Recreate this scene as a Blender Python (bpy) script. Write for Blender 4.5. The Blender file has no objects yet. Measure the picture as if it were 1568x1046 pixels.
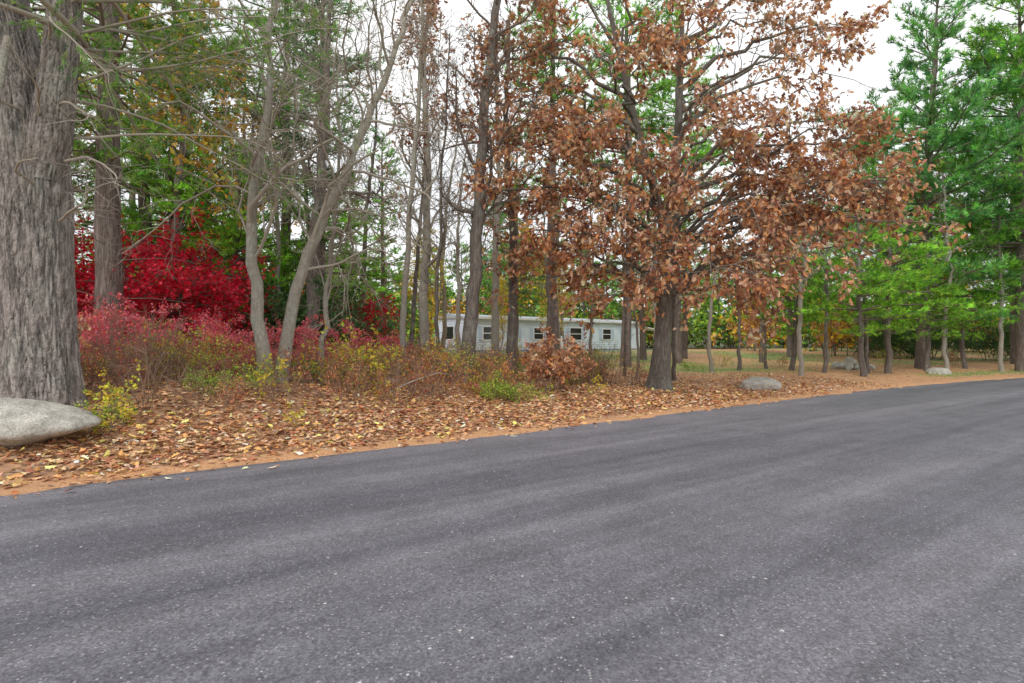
import bpy, math, numpy as np
from mathutils import Vector
scene=bpy.context.scene
COL=scene.collection
scene.view_settings.view_transform='Standard'
scene.view_settings.look='None'
scene.view_settings.exposure=0
SR=np.random.default_rng
THIN=7
PLAIN={}
# ------------------------------------------------------------------ mesh buffer
class MB:
    def __init__(s): s.v=[];s.n=0;s.f=[];s.c=[]
    def add(s,v,faces,mat=0,col=(1,1,1),smooth=False):
        v=np.asarray(v,float); faces=np.asarray(faces,int)
        s.v.append(v)
        c=np.empty((len(v),3)); c[:]=col
        s.c.append(c)
        s.f.append((faces+s.n,mat,smooth)); s.n+=len(v)
    def build(s,name,mats,link=True):
        V=np.concatenate(s.v); C=np.concatenate(s.c)
        loops=np.concatenate([f.ravel() for f,_,_ in s.f])
        sizes=np.concatenate([np.full(len(f),f.shape[1]) for f,_,_ in s.f])
        mi=np.concatenate([np.full(len(f),m) for f,m,_ in s.f])
        sm=np.concatenate([np.full(len(f),bool(q)) for f,_,q in s.f])
        mats=list(mats)
        if (mi==THIN).any():
            mi[mi==THIN]=len(mats); mats.append(PLAIN.get(mats[0].name,mats[0]))
        starts=np.concatenate([[0],np.cumsum(sizes)[:-1]])
        me=bpy.data.meshes.new(name)
        me.vertices.add(len(V)); me.vertices.foreach_set('co',V.ravel().astype(np.float32))
        me.loops.add(len(loops)); me.loops.foreach_set('vertex_index',loops.astype(np.int32))
        me.polygons.add(len(sizes)); me.polygons.foreach_set('loop_start',starts.astype(np.int32))
        me.polygons.foreach_set('loop_total',sizes.astype(np.int32))
        for m in mats: me.materials.append(m)
        me.polygons.foreach_set('material_index',mi.astype(np.int32))
        me.polygons.foreach_set('use_smooth',sm)
        me.update(calc_edges=True)
        a=me.color_attributes.new('Col','FLOAT_COLOR','POINT')
        a.data.foreach_set('color',np.concatenate([C,np.ones((len(C),1))],1).ravel().astype(np.float32))
        if not link: return me
        return place(name,me)
def place(name,me,loc=(0,0,0),rz=0,sc=1,parent=None,tilt=(0,0)):
    o=bpy.data.objects.new(name,me); COL.objects.link(o)
    o.location=loc; o.rotation_euler=(tilt[0],tilt[1],rz)
    o.scale=(sc,sc,sc) if np.isscalar(sc) else sc
    if parent: o.parent=parent
    return o
def empty(name,loc=(0,0,0)):
    o=bpy.data.objects.new(name,None); COL.objects.link(o); o.location=loc; return o

# ------------------------------------------------------------------ noise
def vnoise(x,y,seed=0):
    x=np.asarray(x,float);y=np.asarray(y,float)
    xi=np.floor(x);yi=np.floor(y);fx=x-xi;fy=y-yi
    def h(a,b):
        q=np.sin(a*127.1+b*311.7+seed*74.7)*43758.5453
        return q-np.floor(q)
    fx=fx*fx*(3-2*fx);fy=fy*fy*(3-2*fy)
    return (h(xi,yi)*(1-fx)+h(xi+1,yi)*fx)*(1-fy)+(h(xi,yi+1)*(1-fx)+h(xi+1,yi+1)*fx)*fy
def fbm(x,y,seed=0,o=4):
    r=0;a=.5
    for i in range(o):
        r=r+a*vnoise(x*2**i,y*2**i,seed+i);a*=.5
    return r
def ss(t): t=np.clip(t,0,1); return t*t*(3-2*t)

# ------------------------------------------------------------------ terrain
CA,SA=math.cos(math.radians(35)),math.sin(math.radians(35))
EU=[-400,-20,-1,4,9.4,15.1,20,24,29,33.2,40,50,80,150,400]
EV=[7,7.6,7.96,8.06,8.25,8.45,8.6,8.5,8.15,7.6,6.6,4.6,-5,-40,-180]
def edge(u): return np.interp(u,EU,EV)
def uv(x,y): return x*CA+y*SA, -np.asarray(x)*SA+np.asarray(y)*CA
def xy(u,v): return u*CA-v*SA, u*SA+v*CA
def hgt(u,d):
    A=np.interp(u,[-400,0,2.5,5,13,400],[.85,.85,.7,.5,.16,.16])
    h=A*ss(d/4.6)+(.78-A)*ss((d-4)/26)
    n=(fbm(u*.5,d*.5,3)-.5)*.22*ss(d/3)+(fbm(u*3,d*3,9)-.5)*.05*ss((d-.2)/1.5)
    e=-.04+.06*ss((d+.22+(fbm(u*1.4,d*1.4,5)-.5)*.9)/.35)
    h=np.where(d>-1,h+n+e,-.04)
    W=9.7
    near=-.04+.07*ss((-W-d+.1)/.4)+(fbm(u*.6,d*.6,4)-.4)*.15*ss((-d-W)/3)
    return np.where(d<-W+.2,near,h)
def gz(x,y):
    u,v=uv(x,y); return float(hgt(np.array(u),np.array(v-edge(u))))

# ------------------------------------------------------------------ materials
def newmat(n):
    m=bpy.data.materials.new(n); m.use_nodes=True
    nt=m.node_tree; nt.nodes.clear()
    out=nt.nodes.new('ShaderNodeOutputMaterial'); b=nt.nodes.new('ShaderNodeBsdfPrincipled')
    nt.links.new(b.outputs[0],out.inputs[0])
    return m,nt,b,out
def N(nt,t,**k):
    n=nt.nodes.new(t)
    for a,b in k.items():
        if a in n.inputs: n.inputs[a].default_value=b
        else: setattr(n,a,b)
    return n
def ramp(nt,stops,fac=None,interp='LINEAR'):
    r=nt.nodes.new('ShaderNodeValToRGB'); r.color_ramp.interpolation=interp
    e=r.color_ramp.elements
    while len(e)<len(stops): e.new(.5)
    for i,(p,c) in enumerate(stops):
        e[i].position=p; e[i].color=(c,c,c,1) if np.isscalar(c) else (*c,1)
    if fac is not None: nt.links.new(fac,r.inputs[0])
    return r
def mixc(nt,f,a,b,mode='MIX'):
    m=nt.nodes.new('ShaderNodeMix'); m.data_type='RGBA'; m.blend_type=mode
    for s,i in ((f,0),(a,6),(b,7)):
        if hasattr(s,'links'): nt.links.new(s,m.inputs[i])
        elif np.isscalar(s): m.inputs[i].default_value=s
        else: m.inputs[i].default_value=(*s,1)
    return m.outputs[2]
def math_(nt,op,a,b=None):
    m=nt.nodes.new('ShaderNodeMath'); m.operation=op
    for s,i in ((a,0),(b,1)):
        if s is None: continue
        if hasattr(s,'links'): nt.links.new(s,m.inputs[i])
        else: m.inputs[i].default_value=s
    return m.outputs[0]
def leafmat(name,transl=.35):
    m,nt,b,out=newmat(name); nt.nodes.remove(b)
    a=N(nt,'ShaderNodeAttribute',attribute_name='Col')
    b=N(nt,'ShaderNodeBsdfDiffuse'); nt.links.new(a.outputs[0],b.inputs[0]); last=b
    if transl>0:
        t=N(nt,'ShaderNodeBsdfTranslucent'); nt.links.new(a.outputs[0],t.inputs[0])
        mx=N(nt,'ShaderNodeMixShader'); mx.inputs[0].default_value=transl
        nt.links.new(b.outputs[0],mx.inputs[1]); nt.links.new(t.outputs[0],mx.inputs[2]); last=mx
    if name in('leaf','dry_leaf'):
        g=N(nt,'ShaderNodeBsdfGlossy'); g.inputs['Roughness'].default_value=.45
        m2=N(nt,'ShaderNodeMixShader'); m2.inputs[0].default_value=.035
        nt.links.new(last.outputs[0],m2.inputs[1]); nt.links.new(g.outputs[0],m2.inputs[2]); last=m2
    nt.links.new(last.outputs[0],out.inputs[0])
    return m
M_leaf=leafmat('leaf',.4); M_needle=leafmat('pine_needles',.3); M_dry=leafmat('dry_leaf',0); M_far=leafmat('far_foliage',0)
def barkmat(name,c1,c2,sc=6,crack=.6,lich=0.3,bump=.03,zs=.13):
    m,nt,b,out=newmat(name)
    tc=N(nt,'ShaderNodeTexCoord'); mp=N(nt,'ShaderNodeMapping'); mp.inputs['Scale'].default_value=(1,1,zs)
    nt.links.new(tc.outputs['Object'],mp.inputs[0])
    nz=N(nt,'ShaderNodeTexNoise',Scale=sc*1.6,Detail=4.0,Roughness=.62,Distortion=.6); nt.links.new(mp.outputs[0],nz.inputs['Vector'])
    cr=ramp(nt,[(0,0),(.05,.7),(.11,1)],math_(nt,'ABSOLUTE',math_(nt,'SUBTRACT',nz.outputs[0],.5)))
    fn=N(nt,'ShaderNodeTexNoise',Scale=sc*6,Detail=3.0,Roughness=.7); nt.links.new(tc.outputs['Object'],fn.inputs['Vector'])
    nz2=N(nt,'ShaderNodeTexNoise',Scale=1.7,Detail=4.0,Roughness=.6); nt.links.new(tc.outputs['Object'],nz2.inputs['Vector'])
    base=mixc(nt,ramp(nt,[(.3,0),(.7,1)],fn.outputs[0]).outputs[0],c1,c2)
    lc=mixc(nt,math_(nt,'MULTIPLY',ramp(nt,[(.48,0),(.62,1)],nz2.outputs[0]).outputs[0],lich),base,(.40,.42,.36))
    dk=mixc(nt,math_(nt,'MULTIPLY',math_(nt,'SUBTRACT',1.0,cr.outputs[0]),crack),lc,tuple(x*.4 for x in c1))
    nt.links.new(dk,b.inputs['Base Color']); b.inputs['Roughness'].default_value=.9
    hsum=math_(nt,'ADD',cr.outputs[0],math_(nt,'MULTIPLY',fn.outputs[0],.5))
    bp=N(nt,'ShaderNodeBump',Strength=.7,Distance=bump); nt.links.new(hsum,bp.inputs['Height']); nt.links.new(bp.outputs[0],b.inputs['Normal'])
    p,nt,b,out=newmat(name+'_twig'); nt.nodes.remove(b); d=N(nt,'ShaderNodeBsdfDiffuse')
    d.inputs[0].default_value=(*[.45*x+.55*y for x,y in zip(c1,c2)],1); nt.links.new(d.outputs[0],out.inputs[0]); PLAIN[name]=p
    return m
B_big=barkmat('furrowed_pine_bark',(.20,.165,.15),(.36,.32,.30),5,.55,.25,.035,.2)
B_pine=barkmat('pine_bark',(.17,.125,.11),(.29,.235,.21),7,.6,.2)
B_grey=barkmat('grey_bark',(.29,.25,.205),(.45,.41,.35),9,.3,.6,.015,.4)
B_dark=barkmat('dark_bark',(.13,.105,.09),(.24,.20,.175),8,.5,.4,.02)
B_twig=barkmat('twig_bark',(.22,.14,.10),(.34,.24,.18),20,.2,.1,.005,.4)
B_oak=barkmat('oak_bark',(.17,.15,.13),(.28,.25,.22),8,.6,.35,.03)

# ------------------------------------------------------------------ tubes / leaves
def nrm(a): return a/(np.linalg.norm(a,axis=-1,keepdims=True)+1e-9)
def tube(mb,pts,rad,mat=0,sides=None):
    pts=np.asarray(pts); rad=np.asarray(rad,float); n=len(pts)
    if sides is None:
        r=rad[0]; sides=12 if r>.12 else 8 if r>.05 else 5 if r>.02 else 3
    if rad[0]<.06: mat=THIN
    t=nrm(np.gradient(pts,axis=0)); m=t.mean(0)
    ref=np.array([0,0,1.]) if abs(m[2])<.8*np.linalg.norm(m) else np.array([1.,0,0])
    a=nrm(np.cross(t,ref)); b=np.cross(t,a)
    th=np.arange(sides)/sides*2*math.pi
    V=pts[:,None]+rad[:,None,None]*(a[:,None]*np.cos(th)[None,:,None]+b[:,None]*np.sin(th)[None,:,None])
    i=np.arange(n-1)[:,None]*sides; j=np.arange(sides)[None]; k=(j+1)%sides
    F=np.stack([i+j,i+sides+j,i+sides+k,i+k],-1).reshape(-1,4)
    mb.add(V.reshape(-1,3),F,mat,smooth=True)
def grow(rng,p,d,L,n,wob,up=0):
    P=[np.array(p,float)]; d=np.array(d,float); d/=math.sqrt(d@d); st=L/n
    W=rng.normal(0,wob,(n,3))
    for i in range(n):
        d=d+W[i]; d[2]+=up; d/=math.sqrt(d@d); P.append(P[-1]+d*st)
    return np.array(P)
def at(pts,t):
    f=t*(len(pts)-1); i=min(int(f),len(pts)-2); g=f-i
    d=pts[i+1]-pts[i]
    return pts[i]+d*g, d/(math.sqrt(d@d)+1e-9)
def side_dir(rng,t,ang,az=None):
    r=rng.normal(0,1,3) if az is None else np.array([math.cos(az),math.sin(az),0.])
    r=r-t*(r@t); r/=math.sqrt(r@r)+1e-9
    return t*math.cos(ang)+r*math.sin(ang)
T_leaf=(np.array([[0,0,0],[.45,-.27,.09],[1,0,-.05],[.45,.27,.09]]),np.array([[0,1,2],[0,2,3]]))
_o=[(0,0),(.14,.05),(.24,.22),(.36,.09),(.5,.36),(.6,.13),(.78,.28),(.86,.1),(1,0)]
_v=[(x,y,abs(y)*.35-.25*(x-.5)**2) for x,y in _o]+[(x,-y,abs(y)*.35-.25*(x-.5)**2) for x,y in _o[1:-1]]
T_oak=(np.array(_v),np.array([[0,1,2,3,4,5,6,7,8],[8,15,14,13,12,11,10,9,0]]))
def tuft_template(seed,n=12,w=.05,spread=.75):
    r=SR(seed); V=[];F=[]
    for i in range(n):
        a=r.uniform(0,2*math.pi); s=spread*math.sqrt(r.uniform(.05,1)); 
        d=np.array([math.cos(s),math.sin(s)*math.cos(a),math.sin(s)*math.sin(a)])
        q=np.cross(d,r.normal(0,1,3)); q/=np.linalg.norm(q); o=np.array([r.uniform(-.35,.25),0,0])
        V+= [o-q*w,o+q*w,o+d*r.uniform(.75,1.1)]; F.append([3*i,3*i+1,3*i+2])
    return np.array(V),np.array(F)
T_tuft=tuft_template(1,9,.065)
T_tuft_f=tuft_template(4,16,.022,.8)
T_tuft_w=tuft_template(5,7,.13,1.0)
def palette(rng,n,cols,jit=.22,w=None):
    c=np.array(cols)[rng.choice(len(cols),n,p=w)]
    return np.minimum(c*np.exp(rng.normal(0,jit,(n,1)))*np.exp(rng.normal(0,.06,(n,3))),.9)
def scatter(mb,T,P,X,Z,size,cols,mat):
    V0,F0=T; P=np.asarray(P);n=len(P)
    X=nrm(X); Y=nrm(np.cross(Z,X)); Z=np.cross(X,Y)
    size=np.broadcast_to(size,(n,))
    V=P[:,None]+size[:,None,None]*(V0[None,:,0,None]*X[:,None]+V0[None,:,1,None]*Y[:,None]+V0[None,:,2,None]*Z[:,None])
    F=(F0[None]+(np.arange(n)*len(V0))[:,None,None]).reshape(-1,F0.shape[1])
    mb.add(V.reshape(-1,3),F,mat,np.repeat(cols,len(V0),0))

# ------------------------------------------------------------------ pine
G_pine=[(.13,.28,.05),(.18,.36,.07),(.24,.44,.09),(.10,.22,.05),(.32,.46,.10)]
G_bright=[(.21,.47,.06),(.28,.56,.08),(.36,.63,.11),(.14,.34,.05),(.12,.28,.07)]
G_pale=[(.16,.40,.13),(.22,.48,.16),(.30,.56,.19),(.10,.27,.10),(.20,.48,.09)]
G_blue=[(.10,.26,.10),(.15,.34,.14),(.21,.42,.17),(.08,.20,.08)]
G_lime=[(.24,.52,.05),(.32,.60,.07),(.40,.68,.10),(.15,.36,.05)]
def pine(seed,H=17,z0=4,R=3.6,r0=.24,cols=G_pine,dens=1.0,tl=.20,lean=(0,0),shape=1.0,dead=True,whorl=.42,T=None,subs=True,nbr=(3,6),flat=.38,upb=.18):
    rng=SR(seed); mb=MB(); T=T_tuft if T is None else T
    n=14; t=np.linspace(0,1,n)
    tr=np.stack([lean[0]*t*H+np.cumsum(rng.normal(0,.04,n)),lean[1]*t*H+np.cumsum(rng.normal(0,.04,n)),t*H-.3],-1)
    rad=r0*(1-np.linspace(0,1,len(tr)))**.7+.015; rad[0]*=1.25
    tube(mb,tr,rad,0)
    zs=tr[:,2]
    TP=[];TX=[]
    def onz(z): return np.array([np.interp(z,zs,tr[:,0]),np.interp(z,zs,tr[:,1]),z])
    if dead:
        for z in np.arange(1.8,z0+2,.45):
            for _ in range(2):
                az=rng.uniform(0,6.28); L=rng.uniform(.4,2.0)
                p=grow(rng,onz(z),(math.cos(az),math.sin(az),rng.uniform(-.1,.2)),L,4,.12,-.01)
                tube(mb,p,np.linspace(.018,.004,5),0,3)
    z=z0
    while z<zs[-1]-.1:
        f=(z-z0)/(zs[-1]-z0)
        prof=(min(1,.45+f*2.2) if f<.25 else 1)*(1-max(0,f-.25)/.75)**.75*.97+.08
        for b in range(rng.integers(*nbr)):
            if rng.random()<.14: continue
            az=rng.uniform(0,6.28); L=R*prof*rng.uniform(.5,1.12)*shape
            el=-.08+.55*f+rng.normal(0,.1)
            p=grow(rng,onz(z+rng.uniform(-.15,.15)),(math.cos(az),math.sin(az),el),L,7,.07,.02)
            tube(mb,p,np.linspace(.02+.009*L,.006,8),0,5)
            ns=int(max(4,L*4.2*dens))
            for s in range(ns):
                t=rng.uniform(.22,1) if s else 1.0
                q,d=at(p,t)
                if s==0: sd=d
                else:
                    ang=rng.uniform(.6,1.1)*(1 if s%2 else -1)
                    c,sn=math.cos(ang),math.sin(ang); sd=np.array([d[0]*c-d[1]*sn,d[0]*sn+d[1]*c,d[2]+rng.normal(.05,.12)])
                l=(.28+.36*L*(1-t))*rng.uniform(.6,1.15)
                g=grow(rng,q,sd,l,3,.12,.05)
                if subs: tube(mb,g,np.linspace(.010,.004,4),0,3)
                k=max(2,int(l/(.5*tl)))
                for w in np.linspace(.25,1,k):
                    a,dd=at(g,w); TP.append(a); TX.append(dd)
        z+=whorl*rng.uniform(.7,1.35)
    TP=np.array(TP); TX=nrm(np.array(TX)+rng.normal(0,flat,(len(TP),3))+np.array([0,0,upb])); n=len(TP)
    TP=TP+rng.normal(0,.05,(n,3))
    cl=palette(rng,n,cols,.2)
    clump=.65+.8*vnoise(TP[:,0]*.9+TP[:,2]*.5,TP[:,1]*.9+TP[:,2]*.7,seed)   # old / young growth
    scatter(mb,T,TP,TX,rng.normal(0,1,(n,3)),tl*rng.uniform(.7,1.25,n),cl*clump[:,None],1)
    return mb

# ------------------------------------------------------------------ deciduous
def smooth_path(P,n=26):
    P=np.array(P,float); s=np.linspace(0,1,len(P)); t=np.linspace(0,1,n)
    out=np.stack([np.interp(t,s,P[:,i]) for i in range(3)],-1)
    for _ in range(3):
        o=out.copy(); o[1:-1]=(out[:-2]+2*out[1:-1]+out[2:])/4; out=o
    return out
def decid(mb,rng,path,r0,r1,nb=18,len1=3.2,tmin=.3,n2=7,n3=5,n4=3,ang=(.5,1.1),up=.05,wob=.16,jit=.03,flare=1.35,k2=.48):
    tr=smooth_path(path); n=len(tr)
    tr[1:-1]+=rng.normal(0,jit,(n-2,3))*[1,1,0]
    rad=np.linspace(r0,r1,n); rad[0]*=flare; rad[1]*=1+(flare-1)*.4
    tube(mb,tr,rad,0)
    tips=[]
    for i in range(nb):
        t=tmin+(1-tmin)*(i+rng.random())/nb; p,d=at(tr,t)
        rr=max(.012,(r0+(r1-r0)*t)*rng.uniform(.25,.5))
        L=len1*(1-.55*(t-tmin)/(1-tmin))*rng.uniform(.5,1.25)
        b=grow(rng,p,side_dir(rng,d,rng.uniform(*ang),i*2.4+rng.normal(0,.5)),L,8,wob,up)
        tube(mb,b,np.linspace(rr,.35*rr,9),0)
        for j in range(n2):
            t2=.2+.8*(j+rng.random())/n2; p2,d2=at(b,min(t2,1)); r2=max(.007,rr*(1-.65*t2)*.55)
            L2=L*k2*(1.1-.5*t2)*rng.uniform(.6,1.3)
            c=grow(rng,p2,side_dir(rng,d2,rng.uniform(.4,1.0)),L2,5,wob*1.1,up)
            tube(mb,c,np.linspace(r2,r2*.4,6),0)
            for k in range(n3):
                t3=.2+.8*(k+rng.random())/n3; p3,d3=at(c,min(t3,1)); r3=max(.0045,r2*.5)
                e=grow(rng,p3,side_dir(rng,d3,rng.uniform(.35,.9)),L2*.45*rng.uniform(.5,1.3),3,wob*1.2,up)
                tube(mb,e,np.linspace(r3,r3*.5,4),0,3)
                tips.append((e[-1],e[-1]-e[-2])); tips.append((e[2],e[2]-e[1]))
                for m in range(n4):
                    p4,d4=at(e,rng.uniform(.2,1)); 
                    g=grow(rng,p4,side_dir(rng,d4,rng.uniform(.4,.9)),L2*.25*rng.uniform(.5,1.3),2,wob,up)
                    tube(mb,g,np.linspace(.004,.0025,3),0,3); tips.append((g[-1],g[-1]-g[-2]))
    return tr,tips
def leaves_at(mb,rng,tips,per,T,size,cols,mat=1,spread=.08,droop=.3,keep=1.0,w=None,jit=.22):
    P=np.array([a for a,_ in tips]);D=nrm(np.array([b for _,b in tips]))
    if keep<1:
        q=vnoise(P[:,0]*.8+P[:,2]*.6,P[:,1]*.8-P[:,2]*.5,int(rng.integers(99)))
        m=q<keep*1.0; P=P[m];D=D[m]
    P=np.repeat(P,per,0);D=np.repeat(D,per,0);n=len(P)
    if n==0: return
    P=P+rng.normal(0,spread,(n,3)); X=D*.6+rng.normal(0,.6,(n,3)); X[:,2]-=droop
    scatter(mb,T,P,X,rng.normal(0,.6,(n,3))+[0,0,.5],size*rng.uniform(.6,1.25,n),palette(rng,n,cols,jit,w),mat)

C_brown=[(.44,.21,.11),(.54,.30,.17),(.32,.13,.075),(.62,.39,.25),(.23,.10,.065)]
C_oakl=[(.58,.29,.15),(.68,.40,.23),(.40,.17,.095),(.78,.54,.36),(.25,.10,.065),(.64,.29,.11)]
C_rust=[(.60,.24,.07),(.70,.33,.10),(.46,.16,.06)]
C_yel=[(.80,.64,.05),(.86,.74,.09),(.60,.50,.06),(.72,.46,.05)]
C_gold=[(.76,.44,.05),(.80,.54,.08),(.58,.31,.05)]
C_red=[(.72,.006,.035),(.85,.014,.055),(.50,.005,.025),(.62,.006,.035),(.88,.03,.08)]
C_pink=[(.88,.18,.24),(.90,.28,.35),(.82,.08,.16),(.85,.24,.14)]
C_green=[(.18,.34,.05),(.26,.42,.06),(.12,.24,.05),(.36,.44,.08)]
C_ygr=[(.50,.62,.06),(.62,.70,.09),(.38,.52,.05)]
C_dkg=[(.06,.14,.05),(.09,.19,.055),(.12,.23,.065)]

# ------------------------------------------------------------------ GROUND
U=np.concatenate([-np.geomspace(400,16,24),np.arange(-15,45,.2),np.geomspace(45.5,400,34)])
Dd=np.concatenate([-np.geomspace(400,14,16),np.arange(-13,-9,.15),np.arange(-8.9,-1,1.2),np.arange(-1,8,.1),np.arange(8,30,.4),np.geomspace(30.5,400,40)])
UU,DD=np.meshgrid(U,Dd,indexing='ij'); VV=DD+edge(UU); XX,YY=xy(UU,VV); ZZ=hgt(UU,DD)
far=ss((np.hypot(XX,YY)-60)/200); ZZ=ZZ+far*(fbm(XX*.01,YY*.01,2)*6-1)*(DD>0)
a,b=UU.shape
idx=np.arange(a*b).reshape(a,b)
F=np.stack([idx[:-1,:-1],idx[1:,:-1],idx[1:,1:],idx[:-1,1:]],-1).reshape(-1,4)
litter=ss((DD-.15)/.6)*np.interp(UU,[-400,11,17,24,400],[1,1,.5,.35,.35])
litter=np.maximum(litter,ss((DD-26)/10))
lawn=ss((DD-4.5)/4)*ss((UU-18)/4)*ss((60-DD)/15)
grass=np.clip(lawn*(fbm(XX*.22,YY*.22,7)*2.2-.55),0,.85)
grass=np.maximum(grass,ss((UU-27)/4)*ss((DD-.8)/1)*ss((4-DD)/2)*.7)
grass=np.maximum(grass,(DD<-10)*.9)
farm=ss((DD-34)/14)
mask=np.stack([litter,grass,farm],-1).reshape(-1,3)
gm,nt,bs,out=newmat('forest_floor')
at_=N(nt,'ShaderNodeAttribute',attribute_name='Col'); sp=N(nt,'ShaderNodeSeparateColor'); nt.links.new(at_.outputs[0],sp.inputs[0])
tc=N(nt,'ShaderNodeTexCoord'); O=tc.outputs['Object']
n1=N(nt,'ShaderNodeTexNoise',Scale=45.0,Detail=3.0,Roughness=.75); n2=N(nt,'ShaderNodeTexNoise',Scale=1.2,Detail=3.0); n3=N(nt,'ShaderNodeTexNoise',Scale=5.0,Detail=4.0,Roughness=.6)
for n_ in (n1,n2,n3): nt.links.new(O,n_.inputs['Vector'])
needle=mixc(nt,ramp(nt,[(.35,0),(.65,1)],n1.outputs[0]).outputs[0],(.40,.18,.075),(.82,.47,.24))
needle=mixc(nt,ramp(nt,[(.4,0),(.7,.6)],n2.outputs[0]).outputs[0],needle,(.48,.28,.16))
vo=N(nt,'ShaderNodeTexVoronoi',Scale=13.0,Randomness=1.0); wv=mixc(nt,.05,O,n1.outputs['Color'],'ADD'); nt.links.new(wv,vo.inputs['Vector'])
sv=N(nt,'ShaderNodeSeparateColor'); nt.links.new(vo.outputs['Color'],sv.inputs[0])
lit=ramp(nt,[(0,(.14,.07,.04)),(.25,(.32,.16,.08)),(.5,(.50,.27,.14)),(.72,(.64,.38,.21)),(.9,(.34,.13,.07)),(1,(.66,.49,.33))],sv.outputs[0])
litc=mixc(nt,ramp(nt,[(.3,.6),(.6,0)],n3.outputs[0]).outputs[0],lit.outputs[0],(.20,.12,.07))
gr=mixc(nt,n1.outputs[0],(.12,.19,.05),(.33,.40,.14))
fl=math_(nt,'ADD',sp.outputs[0],math_(nt,'MULTIPLY',math_(nt,'SUBTRACT',n3.outputs[0],.5),2.2))
c=mixc(nt,ramp(nt,[(.3,0),(.6,1)],fl).outputs[0],needle,litc)
fg=math_(nt,'ADD',sp.outputs[1],math_(nt,'MULTIPLY',math_(nt,'SUBTRACT',n3.outputs[0],.5),1.8))
c=mixc(nt,ramp(nt,[(.35,0),(.75,.9)],fg).outputs[0],c,gr)
c=mixc(nt,sp.outputs[2],c,(.11,.11,.05))
nt.links.new(c,bs.inputs['Base Color']); bs.inputs['Roughness'].default_value=.95
hh=math_(nt,'ADD',math_(nt,'MULTIPLY',vo.outputs[0],.6),n1.outputs[0])
bp=N(nt,'ShaderNodeBump',Strength=.7,Distance=.03); nt.links.new(hh,bp.inputs['Height']); nt.links.new(bp.outputs[0],bs.inputs['Normal'])
mb=MB(); mb.add(np.stack([XX,YY,ZZ],-1).reshape(-1,3),F,0,mask,True); mb.build('ground',[gm])

# ------------------------------------------------------------------ ROAD
rm,nt,bs,out=newmat('asphalt')
tc=N(nt,'ShaderNodeTexCoord'); O=tc.outputs['Object']
mp=N(nt,'ShaderNodeMapping'); mp.vector_type='POINT'; mp.inputs['Rotation'].default_value=(0,0,-math.radians(35)); nt.links.new(O,mp.inputs[0])
st=N(nt,'ShaderNodeMapping'); st.inputs['Scale'].default_value=(.04,1,1); nt.links.new(mp.outputs[0],st.inputs[0])
band=N(nt,'ShaderNodeTexNoise',Scale=1.0,Detail=2.0,Roughness=.5); nt.links.new(st.outputs[0],band.inputs['Vector'])
st2=N(nt,'ShaderNodeMapping'); st2.inputs['Scale'].default_value=(.07,1,1); nt.links.new(mp.outputs[0],st2.inputs[0])
band2=N(nt,'ShaderNodeTexNoise',Scale=5.0,Detail=3.0,Roughness=.6); nt.links.new(st2.outputs[0],band2.inputs['Vector'])
blot=N(nt,'ShaderNodeTexNoise',Scale=1.3,Detail=6.0,Roughness=.72); nt.links.new(O,blot.inputs['Vector'])
fine=N(nt,'ShaderNodeTexNoise',Scale=60.0,Detail=3.0,Roughness=.85); nt.links.new(O,fine.inputs['Vector'])
v1=N(nt,'ShaderNodeTexVoronoi',Scale=56.0); nt.links.new(O,v1.inputs['Vector'])
v3=N(nt,'ShaderNodeTexVoronoi',Scale=14.0); nt.links.new(O,v3.inputs['Vector'])
def speck(v,thr,dist):
    s=N(nt,'ShaderNodeSeparateColor'); nt.links.new(v.outputs['Color'],s.inputs[0])
    return math_(nt,'MULTIPLY',math_(nt,'GREATER_THAN',s.outputs[0],thr),math_(nt,'LESS_THAN',v.outputs['Distance'],dist))
c=mixc(nt,ramp(nt,[(.34,0),(.66,1)],fine.outputs[0]).outputs[0],(.078,.075,.089),(.196,.189,.213))
s0=N(nt,'ShaderNodeSeparateColor'); nt.links.new(v1.outputs['Color'],s0.inputs[0])
c=mixc(nt,1.0,c,ramp(nt,[(0,.72),(.5,1),(1,1.3)],s0.outputs[1]).outputs[0],'MULTIPLY')
c=mixc(nt,1.0,c,ramp(nt,[(.36,(.76,.76,.79)),(.5,(1,1,1)),(.62,(1.26,1.25,1.23))],band.outputs[0]).outputs[0],'MULTIPLY')
c=mixc(nt,1.0,c,ramp(nt,[(.35,.86),(.65,1.14)],band2.outputs[0]).outputs[0],'MULTIPLY')
c=mixc(nt,1.0,c,ramp(nt,[(.3,.80),(.5,1),(.7,1.18)],blot.outputs[0]).outputs[0],'MULTIPLY')
c=mixc(nt,math_(nt,'MULTIPLY',speck(v1,.93,.40),.6),c,(.48,.46,.46))
c=mixc(nt,math_(nt,'MULTIPLY',speck(v3,.955,.14),.8),c,(.66,.64,.62))
# scuffs : short pale scrapes and dark tar seams
sn=N(nt,'ShaderNodeTexNoise',Scale=3.2,Detail=5.0,Roughness=.75,Distortion=.8); nt.links.new(O,sn.inputs['Vector'])
c=mixc(nt,math_(nt,'MULTIPLY',ramp(nt,[(.66,0),(.72,.35)],sn.outputs[0]).outputs[0],1.0),c,(.36,.35,.37))
wn=N(nt,'ShaderNodeTexNoise',Scale=.45,Detail=4.0); nt.links.new(O,wn.inputs['Vector'])
line=math_(nt,'ABSOLUTE',math_(nt,'SUBTRACT',wn.outputs[0],.53))
lm=ramp(nt,[(0,.6),(.003,0)],line); c=mixc(nt,math_(nt,'MULTIPLY',lm.outputs[0],ramp(nt,[(.5,0),(.58,1)],band2.outputs[0]).outputs[0]),c,(.05,.05,.055))
nt.links.new(c,bs.inputs['Base Color']); bs.inputs['Roughness'].default_value=.62
bp=N(nt,'ShaderNodeBump',Strength=.4,Distance=.006); nt.links.new(fine.outputs[0],bp.inputs['Height']); nt.links.new(bp.outputs[0],bs.inputs['Normal'])
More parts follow.
